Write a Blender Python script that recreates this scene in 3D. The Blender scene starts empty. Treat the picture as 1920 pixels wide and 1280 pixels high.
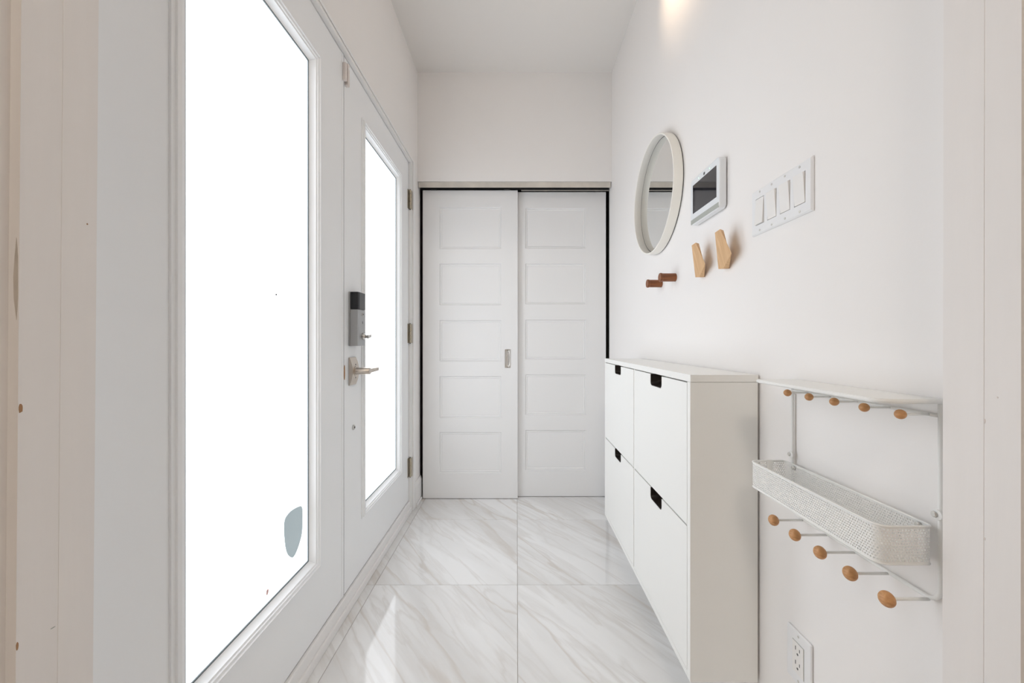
import bpy, bmesh, math, random
from mathutils import Vector, Matrix
random.seed(7)
sc = bpy.context.scene
COL = sc.collection
PI = math.pi

# ------------------------------------------------------------------ camera
F = 730.0            # focal length in pixels of the 1920-wide frame
EYE = 1.04           # eye height
cam_d = bpy.data.cameras.new('camera')
cam = bpy.data.objects.new('camera', cam_d)
COL.objects.link(cam)
cam.location = (0, 0, EYE)
cam.rotation_euler = (PI / 2, 0, 0)
cam_d.sensor_width = 36.0
cam_d.sensor_fit = 'HORIZONTAL'
cam_d.lens = 36.0 * F / 1920.0
cam_d.shift_x = -9.0 / 1920.0
cam_d.clip_start = 0.02
sc.camera = cam

# ------------------------------------------------------------------ world, exposure
w = bpy.data.worlds.new('world')
sc.world = w
w.use_nodes = True
bgn = w.node_tree.nodes['Background']
bgn.inputs['Color'].default_value = (0.80, 0.90, 1.0, 1)
bgn.inputs['Strength'].default_value = 1.0
sc.view_settings.view_transform = 'Standard'
sc.view_settings.look = 'None'
sc.view_settings.gamma = 1.0
sc.view_settings.use_curve_mapping = False
sc.view_settings.exposure = 0.0
sc.cycles.use_denoising = True
sc.cycles.max_bounces = 7
sc.cycles.diffuse_bounces = 6
sc.cycles.glossy_bounces = 4
sc.cycles.transmission_bounces = 2
sc.cycles.caustics_reflective = False
sc.cycles.use_light_tree = False
sc.cycles.adaptive_threshold = 0.04
sc.cycles.sample_clamp_indirect = 6.0
PANE_E = 2.6         # daylight through the frosted panes
ROOM_E = 29.0          # ceiling lamp of the room behind the camera
SPOT_W = 16.0         # spotlight aimed at the right wall

# ------------------------------------------------------------------ materials
MATS = {}
def principled(name):
    m = bpy.data.materials.new(name)
    m.use_nodes = True
    MATS[name] = m
    return m, m.node_tree, m.node_tree.nodes['Principled BSDF']

def mat(name, col, rough=0.5, metal=0.0, spec=0.5, bump=0.0, bscale=200.0, var=0.0, vscale=3.0, stretch=None):
    m, nt, b = principled(name)
    b.inputs['Base Color'].default_value = (*col, 1)
    b.inputs['Roughness'].default_value = rough
    b.inputs['Metallic'].default_value = metal
    b.inputs['Specular IOR Level'].default_value = spec
    if bump or var:
        tc = nt.nodes.new('ShaderNodeTexCoord')
        mp = nt.nodes.new('ShaderNodeMapping')
        if stretch: mp.inputs['Scale'].default_value = stretch
        nt.links.new(tc.outputs['Object'], mp.inputs['Vector'])
    if bump:
        n = nt.nodes.new('ShaderNodeTexNoise')
        n.inputs['Scale'].default_value = bscale
        n.inputs['Detail'].default_value = 3
        bp = nt.nodes.new('ShaderNodeBump')
        bp.inputs['Strength'].default_value = bump
        bp.inputs['Distance'].default_value = 0.002
        nt.links.new(mp.outputs['Vector'], n.inputs['Vector'])
        nt.links.new(n.outputs['Fac'], bp.inputs['Height'])
        nt.links.new(bp.outputs['Normal'], b.inputs['Normal'])
    if var:
        n = nt.nodes.new('ShaderNodeTexNoise')
        n.inputs['Scale'].default_value = vscale
        n.inputs['Detail'].default_value = 4
        r = nt.nodes.new('ShaderNodeValToRGB')
        r.color_ramp.elements[0].position = 0.3
        r.color_ramp.elements[1].position = 0.7
        r.color_ramp.elements[0].color = (*[c * (1 - var) for c in col], 1)
        r.color_ramp.elements[1].color = (*[min(1, c * (1 + var * 0.4)) for c in col], 1)
        nt.links.new(mp.outputs['Vector'], n.inputs['Vector'])
        nt.links.new(n.outputs['Fac'], r.inputs['Fac'])
        nt.links.new(r.outputs['Color'], b.inputs['Base Color'])
    return m

def emit(name, col, strength, base=(0.8, 0.8, 0.8), rough=0.3):
    m, nt, b = principled(name)
    b.inputs['Base Color'].default_value = (*base, 1)
    b.inputs['Roughness'].default_value = rough
    b.inputs['Emission Color'].default_value = (*col, 1)
    b.inputs['Emission Strength'].default_value = strength
    return m

def wood(name, dark, light, scale=(6, 60, 6), rough=0.45):
    m, nt, b = principled(name)
    tc = nt.nodes.new('ShaderNodeTexCoord'); mp = nt.nodes.new('ShaderNodeMapping')
    mp.inputs['Scale'].default_value = scale
    n = nt.nodes.new('ShaderNodeTexNoise'); n.inputs['Scale'].default_value = 4.0
    n.inputs['Detail'].default_value = 5; n.inputs['Distortion'].default_value = 0.6
    r = nt.nodes.new('ShaderNodeValToRGB')
    r.color_ramp.elements[0].position = 0.32; r.color_ramp.elements[1].position = 0.68
    r.color_ramp.elements[0].color = (*dark, 1); r.color_ramp.elements[1].color = (*light, 1)
    nt.links.new(tc.outputs['Object'], mp.inputs['Vector']); nt.links.new(mp.outputs['Vector'], n.inputs['Vector'])
    nt.links.new(n.outputs['Fac'], r.inputs['Fac']); nt.links.new(r.outputs['Color'], b.inputs['Base Color'])
    b.inputs['Roughness'].default_value = rough
    return m

mat('wall_paint', (0.915, 0.895, 0.88), 0.65, bump=0.06, bscale=120)
mat('ceiling_paint', (0.835, 0.815, 0.79), 0.8)
mat('room_paint', (0.82, 0.77, 0.72), 0.7)
mat('closet_shade_paint', (0.50, 0.48, 0.46), 0.8)  # white closet walls greyed, the unlit interior's shade put into the colour
mat('door_paint', (0.925, 0.94, 0.955), 0.38, bump=0.03, bscale=60)
mat('closet_door_paint', (0.855, 0.855, 0.855), 0.42, bump=0.03, bscale=80)
mat('trim_paint', (0.90, 0.895, 0.89), 0.4)
mat('jamb_paint', (0.88, 0.85, 0.83), 0.55, bump=0.08, bscale=14, var=0.03, vscale=3.0, stretch=(9, 9, 0.8))
mat('bare_wood', (0.40, 0.22, 0.11), 0.7)
mat('rubbed_dirt', (0.62, 0.56, 0.50), 0.9, var=0.2, vscale=60, stretch=(1, 1, 0.3))
mat('grout', (0.60, 0.57, 0.54), 0.9)
mat('cabinet_white', (0.91, 0.91, 0.885), 0.33)
mat('cabinet_inside', (0.10, 0.09, 0.08), 0.8)
mat('black_plastic', (0.020, 0.014, 0.011), 0.30)
mat('seal_shade_black', (0.012, 0.010, 0.010), 0.8)  # also the painted shade in the door and track gaps
mat('nickel', (0.62, 0.60, 0.57), 0.32, metal=1.0, bump=0.05, bscale=300)
mat('warm_nickel', (0.60, 0.54, 0.48), 0.35, metal=1.0)
mat('lock_silver', (0.42, 0.425, 0.43), 0.42, metal=0.85)
mat('lock_black', (0.012, 0.012, 0.014), 0.22)
mat('aluminium', (0.72, 0.68, 0.62), 0.45, metal=0.35, var=0.15, vscale=9)
mat('brass_old', (0.52, 0.46, 0.35), 0.4, metal=1.0)
mat('white_plastic', (0.87, 0.875, 0.885), 0.30)
mat('ivory_plastic', (0.88, 0.865, 0.845), 0.30)
mat('beige_plastic', (0.80, 0.73, 0.69), 0.4)
mat('slot_dark', (0.10, 0.10, 0.10), 0.6)
mat('seal_grey', (0.16, 0.19, 0.20), 0.5)
mat('panel_white', (0.84, 0.87, 0.90), 0.25)
mat('strip_grey', (0.46, 0.48, 0.45), 0.5, metal=0.3)
mat('screen_glass', (0.020, 0.019, 0.024), 0.04, spec=0.9)
mat('mirror_frame', (0.93, 0.91, 0.85), 0.4)
mat('mirror_glass', (0.88, 0.89, 0.88), 0.01, metal=1.0)
mat('rack_white', (0.90, 0.90, 0.88), 0.38)
mat('steel_screw', (0.70, 0.69, 0.66), 0.35, metal=0.9)
mat('pink_mark', (0.75, 0.48, 0.45), 0.6)
emit('frosted_glass', (0.925, 0.975, 1.035), PANE_E, base=(0.85, 0.87, 0.88), rough=0.25)
emit('clear_glass', (0.50, 0.60, 0.64), 0.42, base=(0.25, 0.3, 0.32), rough=0.15)
emit('lamp_diffuser', (1.0, 0.89, 0.77), ROOM_E)
emit('green_led', (0.25, 1.0, 0.45), 1.6)
wood('oak', (0.62, 0.37, 0.18), (0.76, 0.50, 0.27), (6, 40, 2.5))
wood('walnut', (0.17, 0.052, 0.013), (0.29, 0.10, 0.028), (3, 30, 30))
wood('beech', (0.52, 0.25, 0.095), (0.68, 0.37, 0.165), (8, 40, 70))

def marble():
    m, nt, b = principled('marble')
    N, L = nt.nodes.new, nt.links.new
    tc = N('ShaderNodeTexCoord'); oi = N('ShaderNodeObjectInfo')
    mul = N('ShaderNodeVectorMath'); mul.operation = 'SCALE'; mul.inputs['Scale'].default_value = 23.0
    L(oi.outputs['Random'], mul.inputs[0])
    mp = N('ShaderNodeMapping'); mp.inputs['Rotation'].default_value = (0, 0, math.radians(-128))
    L(tc.outputs['Object'], mp.inputs['Vector'])
    add = N('ShaderNodeVectorMath'); add.operation = 'ADD'
    sc_ = N('ShaderNodeVectorMath'); sc_.operation = 'MULTIPLY'; sc_.inputs[1].default_value = (0.62, 4.4, 1.0)
    L(mp.outputs['Vector'], sc_.inputs[0]); L(sc_.outputs[0], add.inputs[0]); L(mul.outputs[0], add.inputs[1])
    def noise(s, det, dist, off):
        a = N('ShaderNodeVectorMath'); a.operation = 'ADD'; a.inputs[1].default_value = (off, off * 1.7, 0)
        n = N('ShaderNodeTexNoise'); n.inputs['Scale'].default_value = s; n.inputs['Detail'].default_value = det
        n.inputs['Distortion'].default_value = dist
        L(add.outputs[0], a.inputs[0]); L(a.outputs[0], n.inputs['Vector'])
        return n.outputs['Fac']
    def ramp(fac, pts):
        r = N('ShaderNodeValToRGB')
        while len(r.color_ramp.elements) < len(pts): r.color_ramp.elements.new(0.5)
        for e, (p, v) in zip(r.color_ramp.elements, pts):
            e.position = p; e.color = (v, v, v, 1)
        L(fac, r.inputs['Fac']); return r.outputs['Color']
    def mix(fac, a, c2):
        x = N('ShaderNodeMix'); x.data_type = 'RGBA'
        L(fac, x.inputs['Factor'])
        if isinstance(a, tuple): x.inputs[6].default_value = a
        else: L(a, x.inputs[6])
        x.inputs[7].default_value = c2
        return x.outputs[2]
    cloud = ramp(noise(1.0, 7, 0.35, 0.0), [(0.42, 0), (0.68, 0.9)])
    fine = ramp(noise(3.0, 9, 0.5, 5.0), [(0.47, 0), (0.54, 0.55), (0.61, 0)])
    vein = ramp(noise(0.8, 6, 0.35, 11.0), [(0.490, 0), (0.502, 0.62), (0.530, 0)])
    vein2 = ramp(noise(1.4, 7, 0.4, 19.0), [(0.530, 0), (0.545, 0.55), (0.572, 0)])
    c = mix(cloud, (0.87, 0.87, 0.87, 1), (0.70, 0.69, 0.68, 1))
    c = mix(fine, c, (0.73, 0.715, 0.70, 1))
    c = mix(vein2, c, (0.68, 0.655, 0.63, 1))
    c = mix(vein, c, (0.62, 0.57, 0.52, 1))
    L(c, b.inputs['Base Color'])
    b.inputs['Roughness'].default_value = 0.07
    b.inputs['Specular IOR Level'].default_value = 0.55
    return m
marble()

# ------------------------------------------------------------------ builders
ORG = {}
def org(o):
    return ORG.get(o.name, Vector((0, 0, 0)))

class MB:
    def __init__(self): self.bm = bmesh.new()
    def poly(self, pts):
        vs = [self.bm.verts.new(p) for p in pts]
        return self.bm.faces.new(vs)
    def box(self, x0, x1, y0, y1, z0, z1):
        v = [self.bm.verts.new((x, y, z)) for x in (x0, x1) for y in (y0, y1) for z in (z0, z1)]
        for f in ((0, 1, 3, 2), (4, 6, 7, 5), (0, 4, 5, 1), (2, 3, 7, 6), (0, 2, 6, 4), (1, 5, 7, 3)):
            self.bm.faces.new([v[i] for i in f])
        return self
    def hexa(self, a, b):
        """prism between two equal-length point rings"""
        va = [self.bm.verts.new(p) for p in a]; vb = [self.bm.verts.new(p) for p in b]
        n = len(a)
        self.bm.faces.new(va); self.bm.faces.new(vb)
        for i in range(n):
            self.bm.faces.new([va[i], va[(i + 1) % n], vb[(i + 1) % n], vb[i]])
        return self
    def tube(self, pts, r, n=10, closed=False, cap=True):
        pts = [Vector(p) for p in pts]
        rings = []
        m = len(pts)
        prev = None
        for i, p in enumerate(pts):
            if closed: t = pts[(i + 1) % m] - pts[i - 1]
            else: t = pts[min(i + 1, m - 1)] - pts[max(i - 1, 0)]
            t.normalize()
            if prev is None:
                up = Vector((0, 0, 1)) if abs(t.z) < 0.9 else Vector((1, 0, 0))
                a = t.cross(up).normalized()
            else:
                a = (prev - t * prev.dot(t)).normalized()
            prev = a
            b = t.cross(a)
            rr = r[i] if isinstance(r, (list, tuple)) else r
            rings.append([self.bm.verts.new(p + a * math.cos(2 * PI * k / n) * rr + b * math.sin(2 * PI * k / n) * rr) for k in range(n)])
        for i in range(m if closed else m - 1):
            A, B = rings[i], rings[(i + 1) % m]
            for k in range(n):
                self.bm.faces.new([A[k], A[(k + 1) % n], B[(k + 1) % n], B[k]])
        if not closed and cap:
            self.bm.faces.new(rings[0]); self.bm.faces.new(rings[-1])
        return self
    def lathe(self, prof, c, axis='x', n=24):
        """prof: (radius, height along axis) pairs from c"""
        c = Vector(c)
        def P(r, h, a):
            u, v = r * math.cos(a), r * math.sin(a)
            return c + (Vector((h, u, v)) if axis == 'x' else Vector((u, h, v)) if axis == 'y' else Vector((u, v, h)))
        rings = []
        for r, h in prof:
            if r < 1e-6: rings.append([self.bm.verts.new(P(0, h, 0))])
            else: rings.append([self.bm.verts.new(P(r, h, 2 * PI * k / n)) for k in range(n)])
        for A, B in zip(rings, rings[1:]):
            for k in range(n):
                a, b2, c2, d = A[k % len(A)], A[(k + 1) % len(A)], B[(k + 1) % len(B)], B[k % len(B)]
                vs = []
                for q in (a, b2, c2, d):
                    if q not in vs: vs.append(q)
                if len(vs) >= 3: self.bm.faces.new(vs)
        if len(rings[0]) > 1: self.bm.faces.new(rings[0])
        if len(rings[-1]) > 1: self.bm.faces.new(rings[-1])
        return self
    def build(self, name, material, parent=None, bevel=0.0, smooth=False, seg=2, keep=False):
        bm = self.bm
        bmesh.ops.recalc_face_normals(bm, faces=bm.faces)
        me = bpy.data.meshes.new(name)
        bm.to_mesh(me); bm.free()
        lo = Vector((min(v.co.x for v in me.vertices), min(v.co.y for v in me.vertices), min(v.co.z for v in me.vertices)))
        hi = Vector((max(v.co.x for v in me.vertices), max(v.co.y for v in me.vertices), max(v.co.z for v in me.vertices)))
        o = Vector(((lo.x + hi.x) / 2, (lo.y + hi.y) / 2, lo.z))
        me.transform(Matrix.Translation(-o))
        me.materials.append(MATS[material])
        ob = bpy.data.objects.new(name, me)
        COL.objects.link(ob)
        ORG[ob.name] = o
        if parent is not None:
            ob.parent = parent
            ob.location = o - org(parent)
        else:
            ob.location = o
        if bevel:
            md = ob.modifiers.new('edge', 'BEVEL'); md.width = bevel; md.segments = seg
            md.limit_method = 'ANGLE'; md.angle_limit = math.radians(40)
        if smooth:
            for p in me.polygons: p.use_smooth = True
            if smooth == 'auto':
                es = me.edges
                me.set_sharp_from_angle(angle=math.radians(38))
        return ob

def dup(o, parent, delta):
    """copy of one mesh object (and its sub-parts), moved by delta"""
    c = o.copy(); COL.objects.link(c)
    ORG[c.name] = org(o) + Vector(delta)
    c.parent = parent
    c.location = ORG[c.name] - (org(parent) if parent else Vector((0, 0, 0)))
    for ch in list(o.children):
        d = ch.copy(); COL.objects.link(d); d.parent = c
        ORG[d.name] = org(ch) + Vector(delta)
    return c

def thing(name, loc, label, cat, kind=None, group=None):
    o = bpy.data.objects.new(name, None)
    COL.objects.link(o); o.location = loc; o.empty_display_size = 0.05
    ORG[o.name] = Vector(loc)
    return tag(o, label, cat, kind, group)
def tag(o, label, cat, kind=None, group=None):
    o['label'] = label; o['category'] = cat
    if kind: o['kind'] = kind
    if group: o['group'] = group
    return o
def B(*a): return MB().box(*a)

# ------------------------------------------------------------------ room dimensions
XL, XR = -0.645, 0.617        # hall walls
ZC = 2.787                    # ceiling
YE = 2.53                     # header wall over the closet
DX = -0.66                    # room-side face of the entry doors
Y0, Y1 = 0.448, 0.530         # cased opening the camera looks through
S = 'structure'

# floor: grout bed and separate marble tiles
fl = tag(B(-2.3, 2.3, -3.1, 3.4, -0.05, -0.003).build('floor', 'grout'), 'glossy white marble tile floor with diagonal beige veins', 'floor', S)
T, G = 0.6095, 0.0019
proto = None
for ix in range(-4, 4):
    for iy in range(-6, 3):
        x0 = 0.003 + ix * T; y0 = 1.665 + iy * T
        if ix == -2:                       # narrow cut strip beside the sill
            if iy < -2: pass
        if iy >= -2 and ix not in (-2, -1, 0, 1) : continue
        xa, xb = x0 + G / 2, x0 + T - G / 2
        if iy >= -2 and ix == -2: xa = -0.70
        if iy >= -2 and ix == 1: xb = 0.66
        if xb - xa < 0.01: continue
        if proto is None or not (abs((xb - xa) - (T - G)) < 1e-6):
            t = B(xa, xb, y0 + G / 2, y0 + T - G / 2, -0.012, 0.0).build('tile', 'marble', fl, bevel=0.0008, seg=1)
            if abs((xb - xa) - (T - G)) < 1e-6: proto = t; pos = (xa, y0)
        else:
            dup(proto, fl, (xa - pos[0], y0 - pos[1], 0))

# ceiling
tag(B(-2.3, 2.3, -3.1, 3.4, ZC, ZC + 0.06).build('ceiling', 'ceiling_paint'), 'plain white painted ceiling', 'ceiling', S)

# left wall with the double-door opening
DA, DBk = 0.555, 2.392        # opening in Y
DT = 2.146                    # opening top
m = MB()
m.box(XL - 0.155, XL, DA, DBk, DT, ZC)
m.box(XL - 0.155, XL, DBk, 2.60, 0, ZC)
m.box(XL - 0.155, XL, Y1, DA, 0, ZC)
tag(m.build('wall_left', 'wall_paint'), 'white left wall around and above the double entry doors', 'wall', S)
# right wall
tag(B(XR, XR + 0.12, Y1, 2.60, 0, ZC).build('wall_right', 'wall_paint'), 'bright white right wall carrying mirror, switches and rack', 'wall', S)
# header wall over the closet
tag(B(XL, XR, YE, YE + 0.085, 2.08, ZC).build('wall_back', 'wall_paint'), 'white wall above the sliding closet doors', 'wall', S)
# closet interior
m = MB()
m.box(-1.30, XL - 0.155, 2.55, 2.60, 0, ZC); m.box(XR + 0.12, 1.30, 2.55, 2.60, 0, ZC)
m.box(-1.35, -1.30, 2.55, 3.35, 0, ZC); m.box(1.30, 1.35, 2.55, 3.35, 0, ZC); m.box(-1.30, 1.30, 3.30, 3.35, 0, ZC)
tag(m.build('wall_closet', 'closet_shade_paint'), 'dark closet interior seen in the gaps beside the sliding doors', 'wall', S)
# wall with the cased opening, and the room behind the camera
OL, OR, OT = -0.573, 0.580, 2.30
m = MB()
m.box(-2.25, OL - 0.02, Y0 + 0.002, Y1 - 0.002, 0, ZC); m.box(OR + 0.02, 2.25, Y0 + 0.002, Y1 - 0.002, 0, ZC)
m.box(OL - 0.02, OR + 0.02, Y0 + 0.002, Y1 - 0.002, OT + 0.02, ZC)
tag(m.build('wall_front', 'wall_paint'), 'wall pierced by the cased opening in the foreground', 'wall', S)
for nm, b, lb in (('wall_room_left', (-2.30, -2.25, -3.05, Y0, 0, ZC), 'left wall of the room in front of the hall'),
                  ('wall_room_right', (2.25, 2.30, -3.05, Y0, 0, ZC), 'right wall of the room in front of the hall'),
                  ('wall_room_back', (-2.25, 2.25, -3.10, -3.05, 0, ZC), 'far wall of the room in front of the hall')):
    tag(B(*b).build(nm, 'room_paint'), lb, 'wall', S)

# foreground jambs: two boards each, a casing, chips of missing paint
def jamb(name, xin, sgn, ysplit, label, chips, lean):
    t = thing(name, (xin, Y0, 0), label, 'door jamb', S)
    def bx(ya, yb, off, th):
        a = xin + sgn * off; b = xin + sgn * th
        m = MB()
        k = lean
        x0, x1 = sorted((a, b))
        m.box(x0, x1, ya, yb, 0, OT)
        for v in m.bm.verts: v.co.x += k * (v.co.z - EYE)
        return m
    bx(ysplit, Y1, 0.0, 0.02).build('jamb_board', 'jamb_paint', t, bevel=0.0002)
    bx(Y0, ysplit, 0.0004, 0.02).build('jamb_board', 'jamb_paint', t, bevel=0.0002)
    bx(Y0 - 0.013, Y0 + 0.002, 0.0125, 0.085).build('casing', 'jamb_paint', t, bevel=0.0015)
    for (y, z, ry, rz, mt) in chips:
        m = MB()
        n = 9
        ring = [(y + ry * math.cos(2 * PI * k / n) * random.uniform(.7, 1.1), z + rz * math.sin(2 * PI * k / n) * random.uniform(.7, 1.1)) for k in range(n)]
        xs = xin + lean * (z - EYE) + (sgn * 0.0005 if y < ysplit else 0)
        m.hexa([(xs - sgn * 0.0006, a, b) for a, b in ring], [(xs + sgn * 0.0004, a, b) for a, b in ring])
        m.build('paint_chip', mt, t)
    return t
def zpx(y, d): return EYE - (y - 640) * d / F
tj = jamb('trim_1', OL, -1, 0.4890, 'weathered off-white wooden jamb in the left foreground with chipped edge',
     [(Y0 + 0.0022, zpx(765, .45), .0022, .006, 'bare_wood'), (Y0 + 0.001, zpx(1210, .45), .0012, .006, 'bare_wood'),
      (0.518, zpx(420, .518), .0008, .0012, 'bare_wood'), (0.484, zpx(1176, .484), .003, .0006, 'strip_grey')], 0.0085)
m = MB()      # rubbed dirt on the near edge of the left jamb
ring = [(-0.5755, zpx(600, .448)), (-0.5785, zpx(560, .448)), (-0.5790, zpx(520, .448)), (-0.5775, zpx(480, .448)), (-0.5755, zpx(445, .448)), (-0.5740, zpx(480, .448)), (-0.5740, zpx(560, .448))]
m.hexa([(a, Y0 - 0.0003, b) for a, b in ring], [(a, Y0 + 0.0005, b) for a, b in ring])
m.build('dirt_mark', 'rubbed_dirt', tj)
jamb('trim_2', OR, 1, 0.4835, 'pale wooden jamb in the right foreground with small paint chips',
     [(0.4826, zpx(790, .48), .0008, .003, 'beige_plastic'), (0.4826, zpx(1012, .48), .0007, .002, 'beige_plastic'),
      (0.470, zpx(745, .47), .0008, .0012, 'beige_plastic')], 0.0015)
tag(B(OL - 0.001, OR + 0.001, Y0, Y1, OT, OT + 0.02).build('trim_3', 'jamb_paint'), 'wooden head piece across the foreground opening', 'trim', S)

# entry door frame
t = thing('trim_4', (XL, 1.47, 0), 'white frame around the double entry doors', 'door frame', S)
JX0, JX1 = XL - 0.155, XL + 0.002
B(JX0, JX1, DA, 0.573, 0, DT).build('jamb_board', 'trim_paint', t, bevel=0.001)
B(JX0, JX1, 2.3735, DBk, 0, DT).build('jamb_board', 'trim_paint', t, bevel=0.001)
B(JX0, JX1, 0.573, 2.3735, 2.132, DT).build('head_board', 'trim_paint', t, bevel=0.001)
m = MB(); m.box(JX0, DX - 0.048, 0.573, 0.590, 0.07, 2.132); m.box(JX0, DX - 0.048, 2.355, 2.3735, 0.07, 2.132); m.box(JX0, DX - 0.048, 0.590, 2.355, 2.112, 2.132)
m.build('door_stop', 'seal_shade_black', t)
B(DX - 0.03, DX - 0.0015, 0.576, 2.3703, 2.1297, 2.1318).build('gap_shade_strip', 'seal_shade_black', t)  # black strips stand in for shade in the gaps around the leaves
B(DX - 0.03, DX - 0.0015, 0.576, 2.3703, 0.0697, 0.0723).build('gap_shade_strip', 'seal_shade_black', t)
B(DX - 0.03, DX - 0.0015, 2.3707, 2.3733, 0.0697, 2.1318).build('gap_shade_strip', 'seal_shade_black', t)
# thin casing beads
B(XL + 0.0005, XL + 0.007, DA, DBk + 0.012, DT + 0.001, DT + 0.013).build('casing_bead', 'trim_paint', t, bevel=0.003)
B(XL + 0.0005, XL + 0.012, DBk + 0.0005, DBk + 0.045, 0, DT).build('casing_bead', 'trim_paint', t, bevel=0.003)
# threshold
t = thing('trim_5', (XL, 1.47, 0), 'white stepped sill under the entry doors', 'door sill', S)
B(JX0, DX + 0.011, 0.573, 2.3735, 0, 0.0695).build('sill_board', 'trim_paint', t, bevel=0.003)
B(DX + 0.010, XL + 0.004, 0.575, 2.372, 0, 0.032).build('sill_nosing', 'trim_paint', t, bevel=0.003)

# baseboard
m = MB()
prof = [(0, 0), (0.012, 0), (0.012, 0.125), (0.008, 0.140), (0.004, 0.150), (0, 0.150)]
m.hexa([(XL + 0.0005 + a, DBk + 0.046, b) for a, b in prof], [(XL + 0.0005 + a, 2.598, b) for a, b in prof])
bb = m.build('baseboard_left', 'trim_paint', None)
tag(bb, 'short white baseboard between entry door and closet', 'baseboard', S)
B(XL + 0.013, XL + 0.022, DBk + 0.046, 2.57, 0, 0.018).build('shoe_mould', 'trim_paint', bb, bevel=0.004)
m = MB()
m.hexa([(XR - 0.0005 - a, Y1 + 0.001, b * 0.8) for a, b in prof], [(XR - 0.0005 - a, 2.598, b * 0.8) for a, b in prof])
tag(m.build('baseboard_right', 'trim_paint'), 'white baseboard behind the shoe cabinet', 'baseboard', S)

# ------------------------------------------------------------------ entry doors
def frame_sweep(m, ya, yb, za, zb, prof, x):
    """mitred picture-frame moulding; prof = (inward offset, height off the door face)"""
    loops = []
    for u, v in prof:
        loops.append([m.bm.verts.new((x + v, p, q)) for p, q in ((ya + u, za + u), (yb - u, za + u), (yb - u, zb - u), (ya + u, zb - u))])
    for A, Bq in zip(loops, loops[1:]):
        for k in range(4):
            m.bm.faces.new([A[k], A[(k + 1) % 4], Bq[(k + 1) % 4], Bq[k]])
MOULD = [(0, -0.001), (0, 0.0045), (0.0065, 0.0060), (0.0072, 0.0105), (0.0135, 0.0135), (0.0155, 0.010), (0.023, 0.0095), (0.0245, 0.006),
         (0.030, 0.0055), (0.032, 0.001), (0.040, -0.007), (0.0445, -0.0095), (0.0455, -0.014)]
ZB, ZT = 0.0725, 2.1295
GZ0, GZ1 = 0.288, 1.990
def leaf(name, ya, yb, ga, gb, label):
    t = thing(name, (DX, (ya + yb) / 2, ZB), label, 'entry door', S)
    xb = DX - 0.044
    e = 0.010
    m = MB()
    m.box(xb, DX, ya, ga + e, ZB, ZT); m.box(xb, DX, gb - e, yb, ZB, ZT)
    m.box(xb, DX, ga + e, gb - e, ZB, GZ0 + e); m.box(xb, DX, ga + e, gb - e, GZ1 - e, ZT)
    m.build('door_slab', 'door_paint', t)
    m = MB(); frame_sweep(m, ga, gb, GZ0, GZ1, MOULD, DX)
    m.build('glass_frame', 'door_paint', t, smooth='auto')
    i = 0.043
    p = B(DX - 0.020, DX - 0.013, ga + i, gb - i, GZ0 + i, GZ1 - i).build('glass_pane', 'frosted_glass', t)
    i = 0.0445
    m = MB(); frame_sweep(m, ga + i, gb - i, GZ0 + i, GZ1 - i, [(0, -0.0125), (0, -0.0095), (0.0045, -0.0095), (0.0045, -0.0125)], DX)
    m.build('glass_seal', 'seal_grey', t)
    return t, p
d1, pane1 = leaf('door_1', 0.5755, 1.4655, 0.739, 1.2985, 'nearer white entry door leaf with large frosted glass pane and clear patch')
d2, pane2 = leaf('door_2', 1.4885, 2.3705, 1.652, 2.203, 'farther white entry door leaf with frosted pane, lever handle and black-topped lock')
# astragal between the leaves (on the near leaf)
m = MB()
ast = [(DX - 0.03, 1.4655), (DX + 0.0010, 1.4655), (DX + 0.0022, 1.467), (DX + 0.0022, 1.4800), (DX + 0.0005, 1.4815), (DX - 0.03, 1.4815)]
m.hexa([(a_, b_, ZB) for a_, b_ in ast], [(a_, b_, ZT) for a_, b_ in ast])
m.build('astragal', 'door_paint', d1)
B(DX - 0.03, DX - 0.0010, 1.4816, 1.4884, ZB, ZT).build('gap_shade_strip', 'seal_shade_black', d1)  # black strip painting the shade in the gap between the leaves
B(DX - 0.011, DX - 0.001, 1.479, 1.4882, ZB - 0.002, ZB + 0.02).build('corner_seal', 'seal_shade_black', d1)
# strike notch
m = MB(); m.lathe([(0.028, 0), (0.028, 0.0015)], (DX + 0.0024, 1.4815, 0.922), 'x', 20)
for v in m.bm.verts: v.co.y = 1.4840 + (v.co.y - 1.4815) * 0.15
m.build('strike_hole', 'bare_wood', d1)
# clear patch in the frosting
def patch(name, pts, mt, par, x0, x1):
    n = len(pts); out = []
    for i in range(n):                      # Catmull-Rom outline
        p0, p1, p2, p3 = pts[i - 1], pts[i], pts[(i + 1) % n], pts[(i + 2) % n]
        for k in range(5):
            s = k / 5
            out.append(tuple(0.5 * (2 * p1[j] + (p2[j] - p0[j]) * s + (2 * p0[j] - 5 * p1[j] + 4 * p2[j] - p3[j]) * s * s + (3 * p1[j] - p0[j] - 3 * p2[j] + p3[j]) * s ** 3) for j in (0, 1)))
    MB().hexa([(x0, a, b) for a, b in out], [(x1, a, b) for a, b in out]).build(name, mt, par)
GX = DX - 0.013
def gp(x, y):
    d = GX * F / (x - 969); return (d, EYE - (y - 640) * d / F)
patch('clear_patch', [gp(*p) for p in ((533, 977), (541, 962), (554, 952), (566, 950), (567, 975), (566, 1000), (559, 1026), (551, 1043), (544, 1044), (537, 1034), (533, 1008))],
      'clear_glass', pane1, GX - 0.0005, GX + 0.0004)
patch('pink_mark', [gp(*p) for p in ((500, 1106), (503.5, 1104), (503, 1110), (500.5, 1116), (499, 1113))], 'pink_mark', pane1, GX - 0.0005, GX + 0.0004)
patch('speck', [gp(*p) for p in ((516.5, 551), (519, 551), (519, 553.5), (516.5, 553.5))], 'slot_dark', pane1, GX - 0.0005, GX + 0.0004)

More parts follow.
